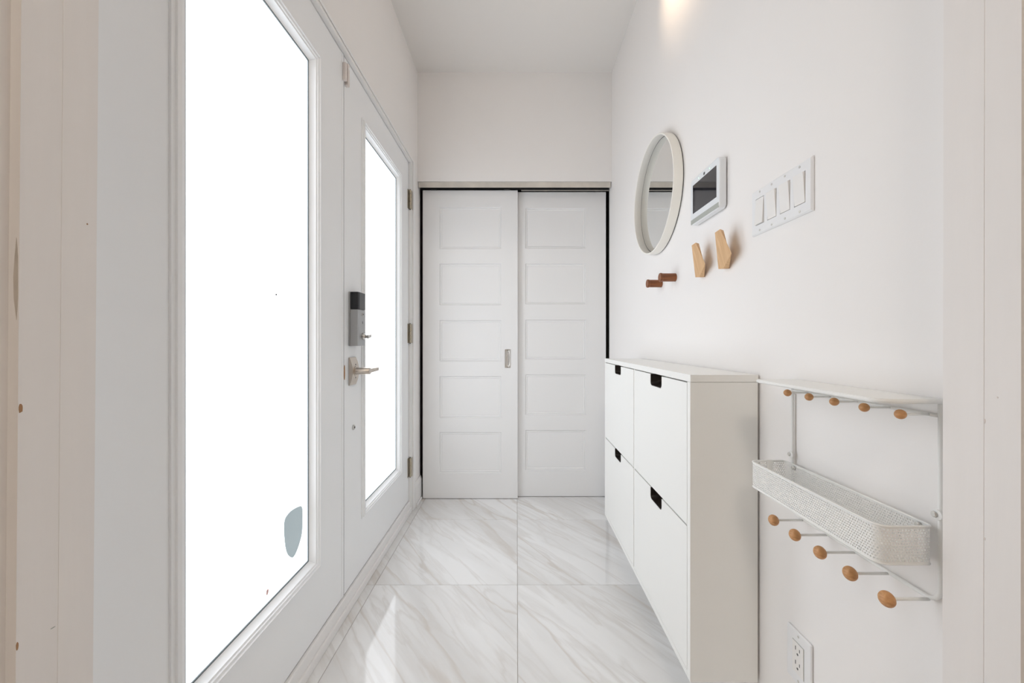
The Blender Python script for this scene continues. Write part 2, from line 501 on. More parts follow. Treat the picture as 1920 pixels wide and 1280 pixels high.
# hinges on the far leaf
first = None
for z in (1.904, 1.089, 0.274):
    if first is None:
        m = MB()
        h = 0.116; n = 5
        m.box(DX + 0.0005, DX + 0.0025, 2.350, 2.3700, z - h / 2, z + h / 2)
        m.box(XL + 0.0022, XL + 0.004, 2.3765, 2.391, z - h / 2, z + h / 2)
        first = m.build('hinge', 'brass_old', d2, bevel=0.0005)
        for k in range(n):
            a = z - h / 2 + k * h / n + 0.0008; b = a + h / n - 0.0016
            MB().lathe([(0.0065, a - z), (0.0065, b - z)], (DX + 0.0105, 2.3725 + (0.001 if k % 2 else -0.001), z), 'z', 12).build('knuckle', 'brass_old', first, smooth='auto')
        MB().lathe([(0.004, -h / 2 - 0.004), (0.004, h / 2 + 0.004)], (DX + 0.0105, 2.3725, z), 'z', 10).build('hinge_pin', 'slot_dark', first)
        zf = z
    else:
        dup(first, d2, (0, 0, z - zf))

# smart lock
LY0, LY1 = 1.527, 1.603
lk = B(DX + 0.0003, DX + 0.0062, LY0, LY1, 1.022, 1.236).build('deadbolt_lock', 'lock_silver', d2, bevel=0.002)
def lockcover(name, z0, z1, mt, extra):
    m = MB()
    o = [(DX + 0.0064, LY0 + 0.0005), (DX + 0.035 + extra, LY0 + 0.002), (DX + 0.038 + extra, LY0 + 0.012), (DX + 0.0375 + extra, LY1 - 0.006), (DX + 0.0064, LY1 - 0.0005)]
    m.hexa([(a, b, z0) for a, b in o], [(a, b, z1) for a, b in o])
    return m.build(name, mt, lk, bevel=0.0015)
lockcover('lock_body', 1.0225, 1.1665, 'lock_silver', 0.0)
lockcover('battery_cover', 1.1675, 1.2355, 'lock_black', 0.0005)
m = MB(); m.lathe([(0.006, 0), (0.006, 0.002), (0.005, 0.003)], (DX + 0.0375, 1.571, 1.149), 'x', 16); m.build('lock_button', 'nickel', lk)
m = MB(); m.lathe([(0.0035, 0), (0.0035, 0.0012)], (DX + 0.0375, 1.571, 1.149), 'x', 12)
for v in m.bm.verts: v.co.x += 0.0028
m.build('button_centre', 'slot_dark', lk)
B(DX + 0.0373, DX + 0.0385, 1.5695, 1.5725, 1.111, 1.121).build('slot', 'slot_dark', lk)
m = MB(); m.lathe([(0.0135, 0), (0.0135, 0.004), (0.010, 0.006), (0.008, 0.011)], (DX + 0.0372, 1.576, 1.0605), 'x', 20)
m.build('turn_collar', 'nickel', lk, smooth='auto')
m = MB()
m.hexa([(DX + 0.047, 1.566, 1.054), (DX + 0.047, 1.588, 1.0585), (DX + 0.047, 1.588, 1.0665), (DX + 0.047, 1.566, 1.0625)],
       [(DX + 0.067, 1.560, 1.051), (DX + 0.067, 1.592, 1.057), (DX + 0.067, 1.592, 1.070), (DX + 0.067, 1.560, 1.0655)])
m.build('thumb_turn', 'nickel', lk, bevel=0.002)

# lever handle with an arched plate
hz = 0.922
m = MB()
secs = 9
A, Bq = [], []
outl = []
for k in range(secs):
    s = -1 + 2 * k / (secs - 1)
    outl.append((s * 0.055, 0.004 + 0.013 * (1 - s * s)))
ring0 = [(DX + 0.0003, 1.527, hz + z) for z, x in outl]
m_v = []
for yy, sh in ((1.527, 0.0), (1.530, 0.0), (1.578, 0.004), (1.586, -0.003)):
    m_v.append([m.bm.verts.new((DX + 0.0003, yy, hz - 0.055))] + [m.bm.verts.new((DX + max(0.002, x + sh), yy, hz + z)) for z, x in outl] + [m.bm.verts.new((DX + 0.0003, yy, hz + 0.055))])
for P, Q in zip(m_v, m_v[1:]):
    for k in range(len(P) - 1): m.bm.faces.new([P[k], P[k + 1], Q[k + 1], Q[k]])
    m.bm.faces.new([P[-1], P[0], Q[0], Q[-1]])
m.bm.faces.new(m_v[0]); m.bm.faces.new(m_v[-1])
hp = m.build('lever_handle', 'warm_nickel', d2, smooth='auto')
MB().lathe([(0.021, 0), (0.021, 0.003), (0.0145, 0.004), (0.0138, 0.010), (0.0138, 0.056), (0.0125, 0.058)], (DX + 0.016, 1.557, hz), 'x', 24).build('handle_stem', 'warm_nickel', hp, smooth='auto')
m = MB()
m.hexa([(DX + 0.058, 1.552, hz - 0.009), (DX + 0.072, 1.552, hz - 0.009), (DX + 0.072, 1.552, hz + 0.009), (DX + 0.058, 1.552, hz + 0.009)],
       [(DX + 0.066, 1.655, hz - 0.006), (DX + 0.075, 1.655, hz - 0.006), (DX + 0.075, 1.655, hz + 0.009), (DX + 0.066, 1.655, hz + 0.009)])
m.build('lever', 'warm_nickel', hp, bevel=0.003)
for zz in (0.026, -0.026):
    MB().lathe([(0.0028, 0), (0.0028, 0.0012)], (DX + 0.0155, 1.556, hz + zz), 'x', 10).build('screw', 'slot_dark', hp)
MB().lathe([(0.010, 0), (0.010, 0.003), (0.008, 0.005), (0, 0.0055)], (DX + 0.0002, 1.571, 0.694), 'x', 18).build('latch_cap', 'nickel', d2, smooth='auto')
MB().lathe([(0.004, 0), (0.004, 0.0065)], (DX + 0.0002, 1.571, 0.694), 'x', 10).build('latch_centre', 'slot_dark', d2)

# contact sensor, one half on each leaf
m = B(DX + 0.0025, DX + 0.015, 1.468, 1.4815, 2.028, 2.094)
s1 = m.build('door_sensor', 'beige_plastic', None, bevel=0.002)
tag(s1, 'slim beige contact sensor half on the nearer door leaf edge', 'door sensor')
m = B(DX + 0.0003, DX + 0.014, 1.491, 1.507, 2.022, 2.106)
s2 = m.build('door_sensor', 'beige_plastic', None, bevel=0.002)
tag(s2, 'taller beige contact sensor half on the farther door leaf corner', 'door sensor')
B(DX + 0.0141, DX + 0.0148, 1.495, 1.503, 2.085, 2.093).build('screw_cap', 'trim_paint', s2)

# ------------------------------------------------------------------ closet sliding doors and track
def panel_mesh(w_, h_, cx, yf, z0):
    prof = [(0, 0.0002), (0.004, 0.0082), (0.011, 0.0058), (0.0165, 0.0090), (0.0195, 0.0080)]
    m = MB(); loops = []
    for u, v in prof:
        loops.append([m.bm.verts.new((x, yf + v, z)) for x, z in ((cx - w_ / 2 + u, z0 + u), (cx + w_ / 2 - u, z0 + u), (cx + w_ / 2 - u, z0 + h_ - u), (cx - w_ / 2 + u, z0 + h_ - u))])
    for A, Bq in zip(loops, loops[1:]):
        for k in range(4): m.bm.faces.new([A[k], A[(k + 1) % 4], Bq[(k + 1) % 4], Bq[k]])
    m.bm.faces.new(loops[-1])
    back = [m.bm.verts.new((x, yf + 0.0095, z)) for x, z in ((cx - w_ / 2, z0), (cx + w_ / 2, z0), (cx + w_ / 2, z0 + h_), (cx - w_ / 2, z0 + h_))]
    for k in range(4): m.bm.faces.new([loops[0][k], loops[0][(k + 1) % 4], back[(k + 1) % 4], back[k]])
    m.bm.faces.new(back)
    return m
def slider(name, xa, xb, yf, z0, z1, pa, pb, zs, label):
    t = thing(name, ((xa + xb) / 2, yf + 0.014, z0), label, 'closet door', S)
    m = MB()
    m.box(xa, xb, yf + 0.010, yf + 0.028, z0, z1)
    m.box(xa, pa, yf, yf + 0.010, z0, z1); m.box(pb, xb, yf, yf + 0.010, z0, z1)
    edges = [z0] + [e for q in zs for e in q] + [z1]
    for k in range(0, len(edges), 2): m.box(pa, pb, yf, yf + 0.010, edges[k], edges[k + 1])
    m.build('door_slab', 'closet_door_paint', t)
    for a, b in zs:
        panel_mesh(pb - pa - 0.0004, b - a - 0.0004, (pa + pb) / 2, yf, a + 0.0002).build('panel', 'closet_door_paint', t)
    return t
YA, YB = 2.574, 2.608
def zq(y, d): return EYE - (y - 640) * d / F
zsA = sorted((zq(b, YA), zq(a, YA)) for a, b in ((388, 466.5), (494, 572), (600, 677), (705, 783), (810, 887)))
zsB = sorted((zq(b, YB), zq(a, YB)) for a, b in ((390, 465.5), (494, 570), (599, 673.5), (702, 778), (806, 881.5)))
sa = slider('door_3', -0.6215, 0.0055, YA, 0.004, 2.0385, (824 - 969) * YA / F, (940 - 969) * YA / F, zsA, 'left white five-panel sliding closet door with metal flush pull')
sb = slider('door_4', -0.030, 0.5965, YB, 0.004, 2.0400, (985 - 969) * YB / F, (1098.5 - 969) * YB / F, zsB, 'right white five-panel sliding closet door set behind the left one')
# flush pull
hx, hz2 = (952 - 969) * YA / F, zq(672, YA)
m = MB()
def ovalring(rx, rz, y, n=24): return [(hx + rx * math.cos(2 * PI * k / n), y, hz2 + rz * math.sin(2 * PI * k / n)) for k in range(n)]
def rectring(rx, rz, y, n=24):
    o = []
    for k in range(n):
        a = 2 * PI * k / n; c, s_ = math.cos(a), math.sin(a); q = max(abs(c), abs(s_)); o.append((hx + rx * c / q, y, hz2 + rz * s_ / q))
    return o
rings = [rectring(0.0185, 0.061, YA), rectring(0.0185, 0.061, YA - 0.002), ovalring(0.013, 0.050, YA - 0.0022), ovalring(0.010, 0.047, YA - 0.0004), ovalring(0.004, 0.030, YA - 0.0002)]
vr = [[m.bm.verts.new(p) for p in r] for r in rings]
for P, Q in zip(vr, vr[1:]):
    for k in range(24): m.bm.faces.new([P[k], P[(k + 1) % 24], Q[(k + 1) % 24], Q[k]])
m.bm.faces.new(vr[-1])
fp = m.build('flush_pull', 'nickel', sa, smooth='auto')
pts = [(hx + 0.0035, YA - 0.001 - 0.006 * math.sin(PI * k / 10), hz2 - 0.044 + 0.088 * k / 10) for k in range(11)]
MB().tube(pts, 0.0032, 8).build('grip_bar', 'nickel', fp, smooth=True)
for s_ in (1, -1):
    MB().lathe([(0.0028, 0), (0.0028, -0.0008)], (hx, YA - 0.0021, hz2 + s_ * 0.0555), 'y', 10).build('screw', 'slot_dark', fp)
# track
t = thing('sliding_door_track', (0, YE + 0.03, 2.035), 'brushed metal track above the two sliding closet doors', 'door track')
B(-0.641, 0.6125, YE + 0.006, YE + 0.009, 2.0425, 2.079).build('fascia', 'aluminium', t, bevel=0.0008)
B(-0.641, 0.6125, YE + 0.0095, YE + 0.110, 2.074, 2.0795).build('top_channel', 'seal_shade_black', t)  # metal channel and front rail blackened to paint the shade above the doors
B(-0.641, 0.6125, YE + 0.062, YE + 0.065, 2.050, 2.0735).build('rail', 'seal_shade_black', t)
B(0.03, 0.6125, YE + 0.070, YE + 0.074, 2.0455, 2.0735).build('rail', 'aluminium', t)
for x, y in ((-0.55, 2.588), (-0.065, 2.588), (0.545, 2.622)):
    B(x - 0.02, x + 0.02, y - 0.006, y + 0.006, 2.041, 2.049).build('roller', 'slot_dark', t)

# ------------------------------------------------------------------ shoe cabinet
CX0, CX1, CY0, CY1, CZ0, CZ1 = 0.440, 0.6125, 0.988, 1.946, 0.1745, 0.9555
t = thing('shoe_cabinet', ((CX0 + CX1) / 2, (CY0 + CY1) / 2, CZ0), 'slim white wall-hung shoe cabinet with four tilting fronts and black cut-out grips', 'cabinet')
TP, SP = 0.0185, 0.018
CXB = 0.6120
B(CX0, CX1, CY0 - 0.001, CY1 + 0.001, CZ1 - TP, CZ1).build('top_board', 'cabinet_white', t, bevel=0.0008)
B(CX0, CXB, CY0, CY0 + SP, CZ0, CZ1 - TP - 0.0006).build('side_board', 'cabinet_white', t, bevel=0.0008)
B(CX0, CXB, CY1 - SP, CY1, CZ0, CZ1 - TP - 0.0006).build('side_board', 'cabinet_white', t, bevel=0.0008)
B(CX0, CXB, CY0 + SP + .0003, CY1 - SP - .0003, CZ0, CZ0 + 0.016).build('bottom_board', 'cabinet_white', t, bevel=0.0008)
YM = (CY0 + CY1) / 2 - 0.003
B(CX0 + 0.002, CXB - 0.012, YM - 0.004, YM + 0.004, CZ0 + 0.0165, CZ1 - TP - 0.001).build('divider', 'cabinet_white', t)
B(CXB - 0.006, CXB + 0.002, CY0 + 0.012, CY1 - 0.012, CZ0 + 0.02, CZ1 - TP - 0.003).build('back_board', 'slot_dark', t)
ZM = 0.5645
cols = ((CY0 + SP + 0.002, YM - 0.0052), (YM + 0.0052, CY1 - SP - 0.002))
rows = ((ZM + 0.002, CZ1 - TP - 0.0035), (CZ0 + 0.018, ZM - 0.003))
for (ya, yb) in cols:
    for (za, zb) in rows:
        yc = (ya + yb) / 2; hw, dp, r = 0.0495, 0.037, 0.012
        out = [(ya, za), (yb, za), (yb, zb), (yc + hw, zb)]
        for k in range(7):
            a = k / 6 * PI / 2
            out.append((yc + hw - r + r * math.cos(a), zb - dp + r - r * math.sin(a)))
        for k in range(7):
            a = PI / 2 + k / 6 * PI / 2
            out.append((yc - hw + r + r * math.cos(a), zb - dp + r - r * math.sin(a)))
        out += [(yc - hw, zb), (ya, zb)]
        m = MB(); m.hexa([(CX0 + 0.0003, p, q) for p, q in out], [(CX0 + 0.0155, p, q) for p, q in out])
        fr = m.build('front', 'cabinet_white', t)
        # black grip cup: shallow shell lining the cut-out
        m = MB()
        cup = out[3:-1]
        g = [[(CX0 + 0.0008, p, q) for p, q in cup],
             [(CX0 + 0.0008, yc + (p - yc) * 0.965, zb - (zb - q) * 0.945) for p, q in cup],
             [(CX0 + 0.020, yc + (p - yc) * 0.93, zb - (zb - q) * 0.90) for p, q in cup],
             [(CX0 + 0.036, yc + (p - yc) * 0.80, zb - (zb - q) * 0.62) for p, q in cup]]
        gv = [[m.bm.verts.new(p) for p in r_] for r_ in g]
        for P, Q in zip(gv, gv[1:]):
            for k in range(len(P) - 1): m.bm.faces.new([P[k], P[k + 1], Q[k + 1], Q[k]])
        m.bm.faces.new(gv[-1])
        m.box(CX0 + 0.037, CX0 + 0.040, yc - 0.046, yc + 0.046, zb - 0.036, zb + 0.001)
        m.build('grip_cup', 'black_plastic', fr, smooth='auto')
        B(CX0 + 0.050, CX0 + 0.054, ya + 0.004, yb - 0.004, za + 0.01, zb - 0.001).build('inner_flap', 'black_plastic', fr)

# ------------------------------------------------------------------ mirror
MYC, MZC, MR, MP = 1.679, 1.664, 0.244, 0.038
t = thing('wall_mirror', (XR, MYC, MZC - MR), 'round mirror with deep cream hoop frame on the right wall', 'mirror')
MB().lathe([(MR - 0.0075, -0.002), (MR - 0.0075, -0.036), (MR - 0.0060, -MP), (MR - 0.0015, -MP), (MR, -0.036), (MR, -0.004)], (XR, MYC, MZC), 'x', 96).build('hoop_frame', 'mirror_frame', t, smooth='auto')
for ob in [o for o in t.children if o.name.startswith('hoop')]:   # open ring: remove the two end caps
    bm = bmesh.new(); bm.from_mesh(ob.data)
    bmesh.ops.delete(bm, geom=[f for f in bm.faces if len(f.verts) > 6], context='FACES_ONLY')
    bm.to_mesh(ob.data); bm.free()
MB().lathe([(MR - 0.0085, -0.0012), (MR - 0.0085, -0.0060), (MR - 0.0100, -0.0065)], (XR, MYC, MZC), 'x', 96).build('mirror_glass', 'mirror_glass', t)
MB().lathe([(MR - 0.012, -0.0002), (MR - 0.012, -0.0011)], (XR, MYC, MZC), 'x', 64).build('backing', 'slot_dark', t)
m = MB(); nn = 96
ra = [[m.bm.verts.new((XR - 0.0068, MYC + r_ * math.cos(2 * PI * k / nn), MZC + r_ * math.sin(2 * PI * k / nn))) for k in range(nn)] for r_ in (MR - 0.0076, MR - 0.0098)]
for k in range(nn): m.bm.faces.new([ra[0][k], ra[0][(k + 1) % nn], ra[1][(k + 1) % nn], ra[1][k]])
m.build('seam_ring', 'slot_dark', t)
MB().lathe([(MR - 0.0025, -0.0003), (MR - 0.0025, -0.0045)], (XR, MYC, MZC), 'x', 96).build('gap_shade_ring', 'slot_dark', t)  # dark ring added as the shade between hoop and wall
bm = bmesh.new(); _o = [o for o in t.children if o.name.startswith('gap_shade_ring')][0]; bm.from_mesh(_o.data)
bmesh.ops.delete(bm, geom=[f for f in bm.faces if len(f.verts) > 6], context='FACES_ONLY'); bm.to_mesh(_o.data); bm.free()

# ------------------------------------------------------------------ alarm panel
def rbox_x(m, x0, x1, ya, yb, za, zb, r, n=6):
    o = []
    for cy, cz, a0 in ((yb - r, zb - r, 0), (ya + r, zb - r, PI / 2), (ya + r, za + r, PI), (yb - r, za + r, 3 * PI / 2)):
        for k in range(n + 1):
            a = a0 + k / n * PI / 2; o.append((cy + r * math.cos(a), cz + r * math.sin(a)))
    m.hexa([(x0, p, q) for p, q in o], [(x1, p, q) for p, q in o])
    return m
PX = 0.5925
AY0, AY1, AZ0, AZ1 = 1.139, 1.328, 1.432, 1.584
t = thing('alarm_panel', (XR, (AY0 + AY1) / 2, AZ0), 'white wall alarm panel with dark touchscreen beside the mirror', 'alarm panel')
rbox_x(MB(), PX, XR - 0.003, AY0, AY1, AZ0, AZ1, 0.012).build('housing', 'panel_white', t, bevel=0.003)
B(XR - 0.0032, XR - 0.0002, AY0 + 0.008, AY1 - 0.008, AZ0 + 0.008, AZ1 - 0.008).build('wall_plate', 'slot_dark', t)
rbox_x(MB(), PX - 0.0008, PX + 0.001, 1.1555, 1.309, 1.4685, 1.5625, 0.001).build('screen', 'screen_glass', t)
B(PX - 0.0007, PX + 0.001, AY0 + 0.004, AY1 - 0.004, AZ0 + 0.0025, AZ0 + 0.018).build('speaker_strip', 'strip_grey', t, bevel=0.0005)
B(PX - 0.0007, PX + 0.001, 1.226, 1.235, 1.567, 1.575).build('camera_lens', 'slot_dark', t)
for y in (1.196, 1.268):
    MB().lathe([(0.0016, 0), (0.0016, -0.0006)], (PX, y, 1.572), 'x', 10).build('indicator_light', 'green_led', t)

# ------------------------------------------------------------------ switch plate
SY0, SY1, SZ0, SZ1 = 0.8065, 1.0135, 1.3115, 1.425
t = thing('light_switch', (XR, (SY0 + SY1) / 2, SZ0), 'white four-gang wall plate with four rocker switches', 'light switch')
def plate(y0, y1, z0, z1, x1, holes):
    m = MB()
    ys = [y0] + [e for h in holes for e in (h[0], h[1])] + [y1]
    for k in range(0, len(ys), 2): m.box(x1, XR - 0.0003, ys[k], ys[k + 1], z0, z1)
    for (a, b, c, d) in holes:
        m.box(x1, XR - 0.0003, a, b, z0, c); m.box(x1, XR - 0.0003, a, b, d, z1)
    return m
zc = (SZ0 + SZ1) / 2
gy = [SY0 + 0.0345 + 0.046 * k for k in range(4)]
holes = [(y - 0.0168, y + 0.0168, zc - 0.0335, zc + 0.0335) for y in gy]
PXs = XR - 0.0062
m = plate(SY0 + 0.003, SY1 - 0.003, SZ0 + 0.003, SZ1 - 0.003, PXs, holes)
fa = [(SY0 + .003, SZ0 + .003), (SY1 - .003, SZ0 + .003), (SY1 - .003, SZ1 - .003), (SY0 + .003, SZ1 - .003)]
fo = [(SY0, SZ0), (SY1, SZ0), (SY1, SZ1), (SY0, SZ1)]
for k in range(4):
    k2 = (k + 1) % 4
    for (P, Q, xp, xq) in ((fa, fo, PXs, PXs + 0.003), (fo, fo, PXs + 0.003, XR - 0.0003)):
        m.poly([(xp, *P[k]), (xp, *P[k2]), (xq, *Q[k2]), (xq, *Q[k])])
m.build('wall_plate', 'white_plastic', t)
for i, y in enumerate(gy):
    up = 1 if i < 3 else -1                # three pressed one way, the farthest the other
    m = MB()
    a, b = y - 0.0155, y + 0.0155; c, d = zc - 0.0322, zc + 0.0322
    xt, xb2 = (PXs - 0.0048, PXs - 0.0004) if up > 0 else (PXs - 0.0004, PXs - 0.0048)
    m.hexa([(XR - 0.001, a, c), (XR - 0.001, b, c), (XR - 0.001, b, d), (XR - 0.001, a, d)],
           [(xb2, a, c), (xb2, b, c), (xt, b, d), (xt, a, d)])
    m.build('rocker', 'ivory_plastic', t, bevel=0.0006)
first = None
for y in gy:
    for z in (SZ0 + 0.0085, SZ1 - 0.0085):
        if first is None:
            first = MB().lathe([(0.0028, 0), (0.0026, -0.0008)], (PXs, y, z), 'x', 12).build('screw', 'steel_screw', t); f0 = (y, z)
        else: dup(first, t, (0, y - f0[0], z - f0[1]))

# ------------------------------------------------------------------ outlet
UY0, UY1, UZ0, UZ1 = 0.8095, 0.8815, 0.293, 0.4075
t = thing('wall_outlet', (XR, (UY0 + UY1) / 2, UZ0), 'white double power outlet low on the right wall under the rack', 'outlet')
rbox_x(MB(), PXs + 0.0005, XR - 0.0003, UY0, UY1, UZ0, UZ1, 0.003, 3).build('wall_plate', 'white_plastic', t, bevel=0.0025)
yc, zc2 = (UY0 + UY1) / 2, (UZ0 + UZ1) / 2
B(PXs - 0.0003, PXs + 0.002, yc - 0.0170, yc + 0.0170, zc2 - 0.0340, zc2 + 0.0340).build('joint_line', 'strip_grey', t)
B(PXs - 0.0012, PXs + 0.002, yc - 0.0164, yc + 0.0164, zc2 - 0.0334, zc2 + 0.0334).build('receptacle', 'ivory_plastic', t, bevel=0.0006)
for dz in (0.0175, -0.0135):
    B(PXs - 0.0014, PXs, yc + 0.0050, yc + 0.0070, zc2 + dz - 0.001, zc2 + dz + 0.0075).build('slot', 'slot_dark', t)
    B(PXs - 0.0014, PXs, yc - 0.0070, yc - 0.0050, zc2 + dz, zc2 + dz + 0.007).build('slot', 'slot_dark', t)
    MB().lathe([(0.0025, 0), (0.0025, -0.0003)], (PXs - 0.0012, yc, zc2 + dz - 0.0075), 'x', 10).build('slot', 'slot_dark', t)
for z in (UZ0 + 0.009, UZ1 - 0.009):
    MB().lathe([(0.0026, 0), (0.0024, -0.0006)], (PXs + 0.0005, yc, z), 'x', 10).build('screw', 'steel_screw', t)

# ------------------------------------------------------------------ wooden hooks
def gem_hook(y, z, label):
    # (y, z, front x offset from wall)
    P = {'ft': (y - 0.0145, z + 0.104, 0.046), 'nt': (y - 0.044, z + 0.106, 0.046), 'nm': (y - 0.074, z + 0.032, 0.030),
         'nb': (y - 0.016, z + 0.002, 0.007), 'mb': (y - 0.011, z + 0.001, 0.019), 'fb': (y + 0.018, z + 0.005, 0.019)}
    inset = {'ft': 0, 'nt': 0.012, 'nm': 0.036, 'nb': 0.006, 'mb': 0.0, 'fb': 0.0}
    bk = {'ft': 0.030, 'nt': 0.030, 'nm': 0.014, 'nb': 0.0005, 'mb': 0.0005, 'fb': 0.0005}
    m = MB()
    f = {k: m.bm.verts.new((XR - v[2], v[0], v[1])) for k, v in P.items()}
    b = {k: m.bm.verts.new((XR - bk[k], P[k][0] + inset[k], P[k][1])) for k in P}
    m.bm.faces.new([f[k] for k in ('ft', 'nt', 'nm', 'mb', 'fb')])
    m.bm.faces.new([f[k] for k in ('nm', 'nb', 'mb')])
    ring = ['ft', 'nt', 'nm', 'nb', 'mb', 'fb']
    m.bm.faces.new([b['ft'], b['nt'], b['nm']]); m.bm.faces.new([b['ft'], b['nm'], b['nb'], b['fb']]); m.bm.faces.new([b['nb'], b['mb'], b['fb']])
    for i in range(6):
        p, q = ring[i], ring[(i + 1) % 6]
        m.bm.faces.new([f[p], f[q], b[q], b[p]])
    o = m.build('wall_hook', 'oak', None, bevel=0.0012)
    return tag(o, label, 'hook', None, 'faceted oak wall hooks')
gem_hook(1.138, 1.250, 'faceted light oak wall hook, nearer one below the alarm panel')
gem_hook(1.287, 1.250, 'faceted light oak wall hook, farther one nearest the mirror')
def peg(y, z, label):
    t = MB().lathe([(0.0160, -0.0003), (0.0160, -0.050), (0.0160, -0.0525), (0.0175, -0.0545), (0.0175, -0.060), (0.0165, -0.0615)], (XR, y, z), 'x', 28)
    o = t.build('peg_hook', 'walnut', None, smooth='auto')
    return tag(o, label, 'hook', None, 'round walnut peg hooks')
peg(1.515, 1.289, 'round dark wooden peg hook, the one closer to the oak hooks')
peg(1.661, 1.287, 'round dark wooden peg hook, the one directly under the mirror')

# ------------------------------------------------------------------ wall rack with knobs and basket
RY0, RY1 = 0.5612, 0.8627
RXr = 0.6110
t = thing('coat_rack', (XR, (RY0 + RY1) / 2, 0.66), 'white metal wall rack with shelf, perforated basket and ten wooden knobs', 'coat rack')
ZS = 0.957
# wire loop frame
r = 0.020; zb = 0.661
pts = [(RXr, RY0, ZS - 0.004)] + [(RXr, RY0, zb + r)]
for k in range(1, 7):
    a = k / 6 * PI / 2; pts.append((RXr, RY0 + r - r * math.cos(a), zb + r - r * math.sin(a)))
for k in range(0, 7):
    a = k / 6 * PI / 2; pts.append((RXr, RY1 - r + r * math.sin(a), zb + r - r * math.cos(a)))
pts.append((RXr, RY1, ZS - 0.004))
MB().tube(pts, 0.0031, 10).build('wire_frame', 'rack_white', t, smooth=True)
# shelf: thin plate with rounded front corners and a rolled lip
def rrect(x0, x1, ya, yb, rf, rb, n=7):
    o = []
    for cx, cy, a0, rr in ((x0 + rf, ya + rf, PI, rf), (x1 - rb, ya + rb, 3 * PI / 2, rb), (x1 - rb, yb - rb, 0, rb), (x0 + rf, yb - rf, PI / 2, rf)):
        for k in range(n + 1):
            a = a0 + k / n * PI / 2; o.append((cx + rr * math.cos(a), cy + rr * math.sin(a)))
    return o
o = rrect(0.524, XR - 0.001, RY0 - 0.002, RY1 + 0.002, 0.022, 0.002)
MB().hexa([(a, b, ZS - 0.0022) for a, b in o], [(a, b, ZS) for a, b in o]).build('shelf', 'rack_white', t)
o2 = rrect(0.5255, XR - 0.003, RY0 - 0.0005, RY1 + 0.0005, 0.021, 0.002)
MB().tube([(a, b, ZS - 0.0035) for a, b in o2], 0.0036, 8, closed=True).build('shelf_lip', 'rack_white', t, smooth=True)
# bars carrying the hooks
MB().tube([(RXr, RY0 + 0.003, 0.9325), (RXr, RY1 - 0.003, 0.9325)], 0.0028, 8).build('hook_bar', 'rack_white', t, smooth=True)
def hookset(zs, ze, xk, rk, flat, rs, step):
    base = None
    for k in range(5):
        y = 0.5755 + step * k
        if base is None:
            st = MB().tube([(RXr - 0.002, y, zs), (RXr - 0.03, y, zs), (xk + 0.003, y, ze)], rs, 8).build('hook', 'rack_white', t, smooth=True)
            m = MB(); bmesh.ops.create_uvsphere(m.bm, u_segments=20, v_segments=14, radius=rk)
            for v in m.bm.verts: v.co.x *= flat; v.co += Vector((xk, y, ze))
            m.build('knob', 'beech', st, smooth=True)
            base = st; yb = y
        else: dup(base, t, (0, y - yb, 0))
hookset(0.9325, 0.9325, 0.567, 0.0072, 1.0, 0.0018, 0.0600)
hookset(0.6595, 0.6595, 0.547, 0.0112, 0.85, 0.0024, 0.0635)
# perforated basket
BX0, BX1, BY0, BY1, BZ0, BZ1 = 0.526, 0.604, 0.565, 0.879, 0.7165, 0.7715
bp = rrect(BX0, BX1, BY0, BY1, 0.016, 0.008, 8)
seglen = [0.0]
bpc = bp + [bp[0]]
for p, q in zip(bpc, bpc[1:]): seglen.append(seglen[-1] + math.hypot(q[0] - p[0], q[1] - p[1]))
Ltot = seglen[-1]
def onpath(s):
    s %= Ltot
    lo, hi = 0, len(seglen) - 1
    while hi - lo > 1:
        mid = (lo + hi) // 2
        if seglen[mid] <= s: lo = mid
        else: hi = mid
    f = (s - seglen[lo]) / max(1e-9, seglen[lo + 1] - seglen[lo])
    return (bpc[lo][0] + (bpc[lo + 1][0] - bpc[lo][0]) * f, bpc[lo][1] + (bpc[lo + 1][1] - bpc[lo][1]) * f)
nc = round(Ltot / 0.0043); cw = Ltot / nc
nr = 12; mg = 0.0030; ch = (BZ1 - BZ0 - 2 * mg) / nr
m = MB(); bm = m.bm
hr = 0.00145
for j in range(nr):
    for i in range(nc):
        s0 = i * cw + (cw / 2 if j % 2 else 0); z0 = BZ0 + mg + j * ch
        outer = [(0, 0), (cw / 2, 0), (cw, 0), (cw, ch / 2), (cw, ch), (cw / 2, ch), (0, ch), (0, ch / 2)]
        vo, vi = [], []
        for (a, b) in outer:
            x, y = onpath(s0 + a); vo.append(bm.verts.new((x, y, z0 + b)))
            ang = math.atan2(b - ch / 2, a - cw / 2)
            x, y = onpath(s0 + cw / 2 + hr * math.cos(ang)); vi.append(bm.verts.new((x, y, z0 + ch / 2 + hr * math.sin(ang))))
        for k in range(8):
            bm.faces.new([vo[k], vo[(k + 1) % 8], vi[(k + 1) % 8], vi[k]])
for (za, zb_) in ((BZ0, BZ0 + mg), (BZ1 - mg, BZ1)):
    for i in range(nc):
        p, q = onpath(i * cw), onpath((i + 1) * cw)
        m.poly([(p[0], p[1], za), (q[0], q[1], za), (q[0], q[1], zb_), (p[0], p[1], zb_)])
bmesh.ops.remove_doubles(bm, verts=bm.verts, dist=0.00002)
bk = m.build('basket', 'rack_white', t)
md = bk.modifiers.new('sheet', 'SOLIDIFY'); md.thickness = 0.0007; md.offset = 0
MB().tube([(a, b, BZ1) for a, b in bp], 0.0017, 8, closed=True).build('rim', 'rack_white', bk, smooth=True)
MB().tube([(a, b, BZ0) for a, b in bp], 0.0014, 8, closed=True).build('rim', 'rack_white', bk, smooth=True)
MB().hexa([(a, b, BZ0 - 0.0004) for a, b in bp], [(a, b, BZ0 + 0.0004) for a, b in bp]).build('bottom', 'rack_white', bk)
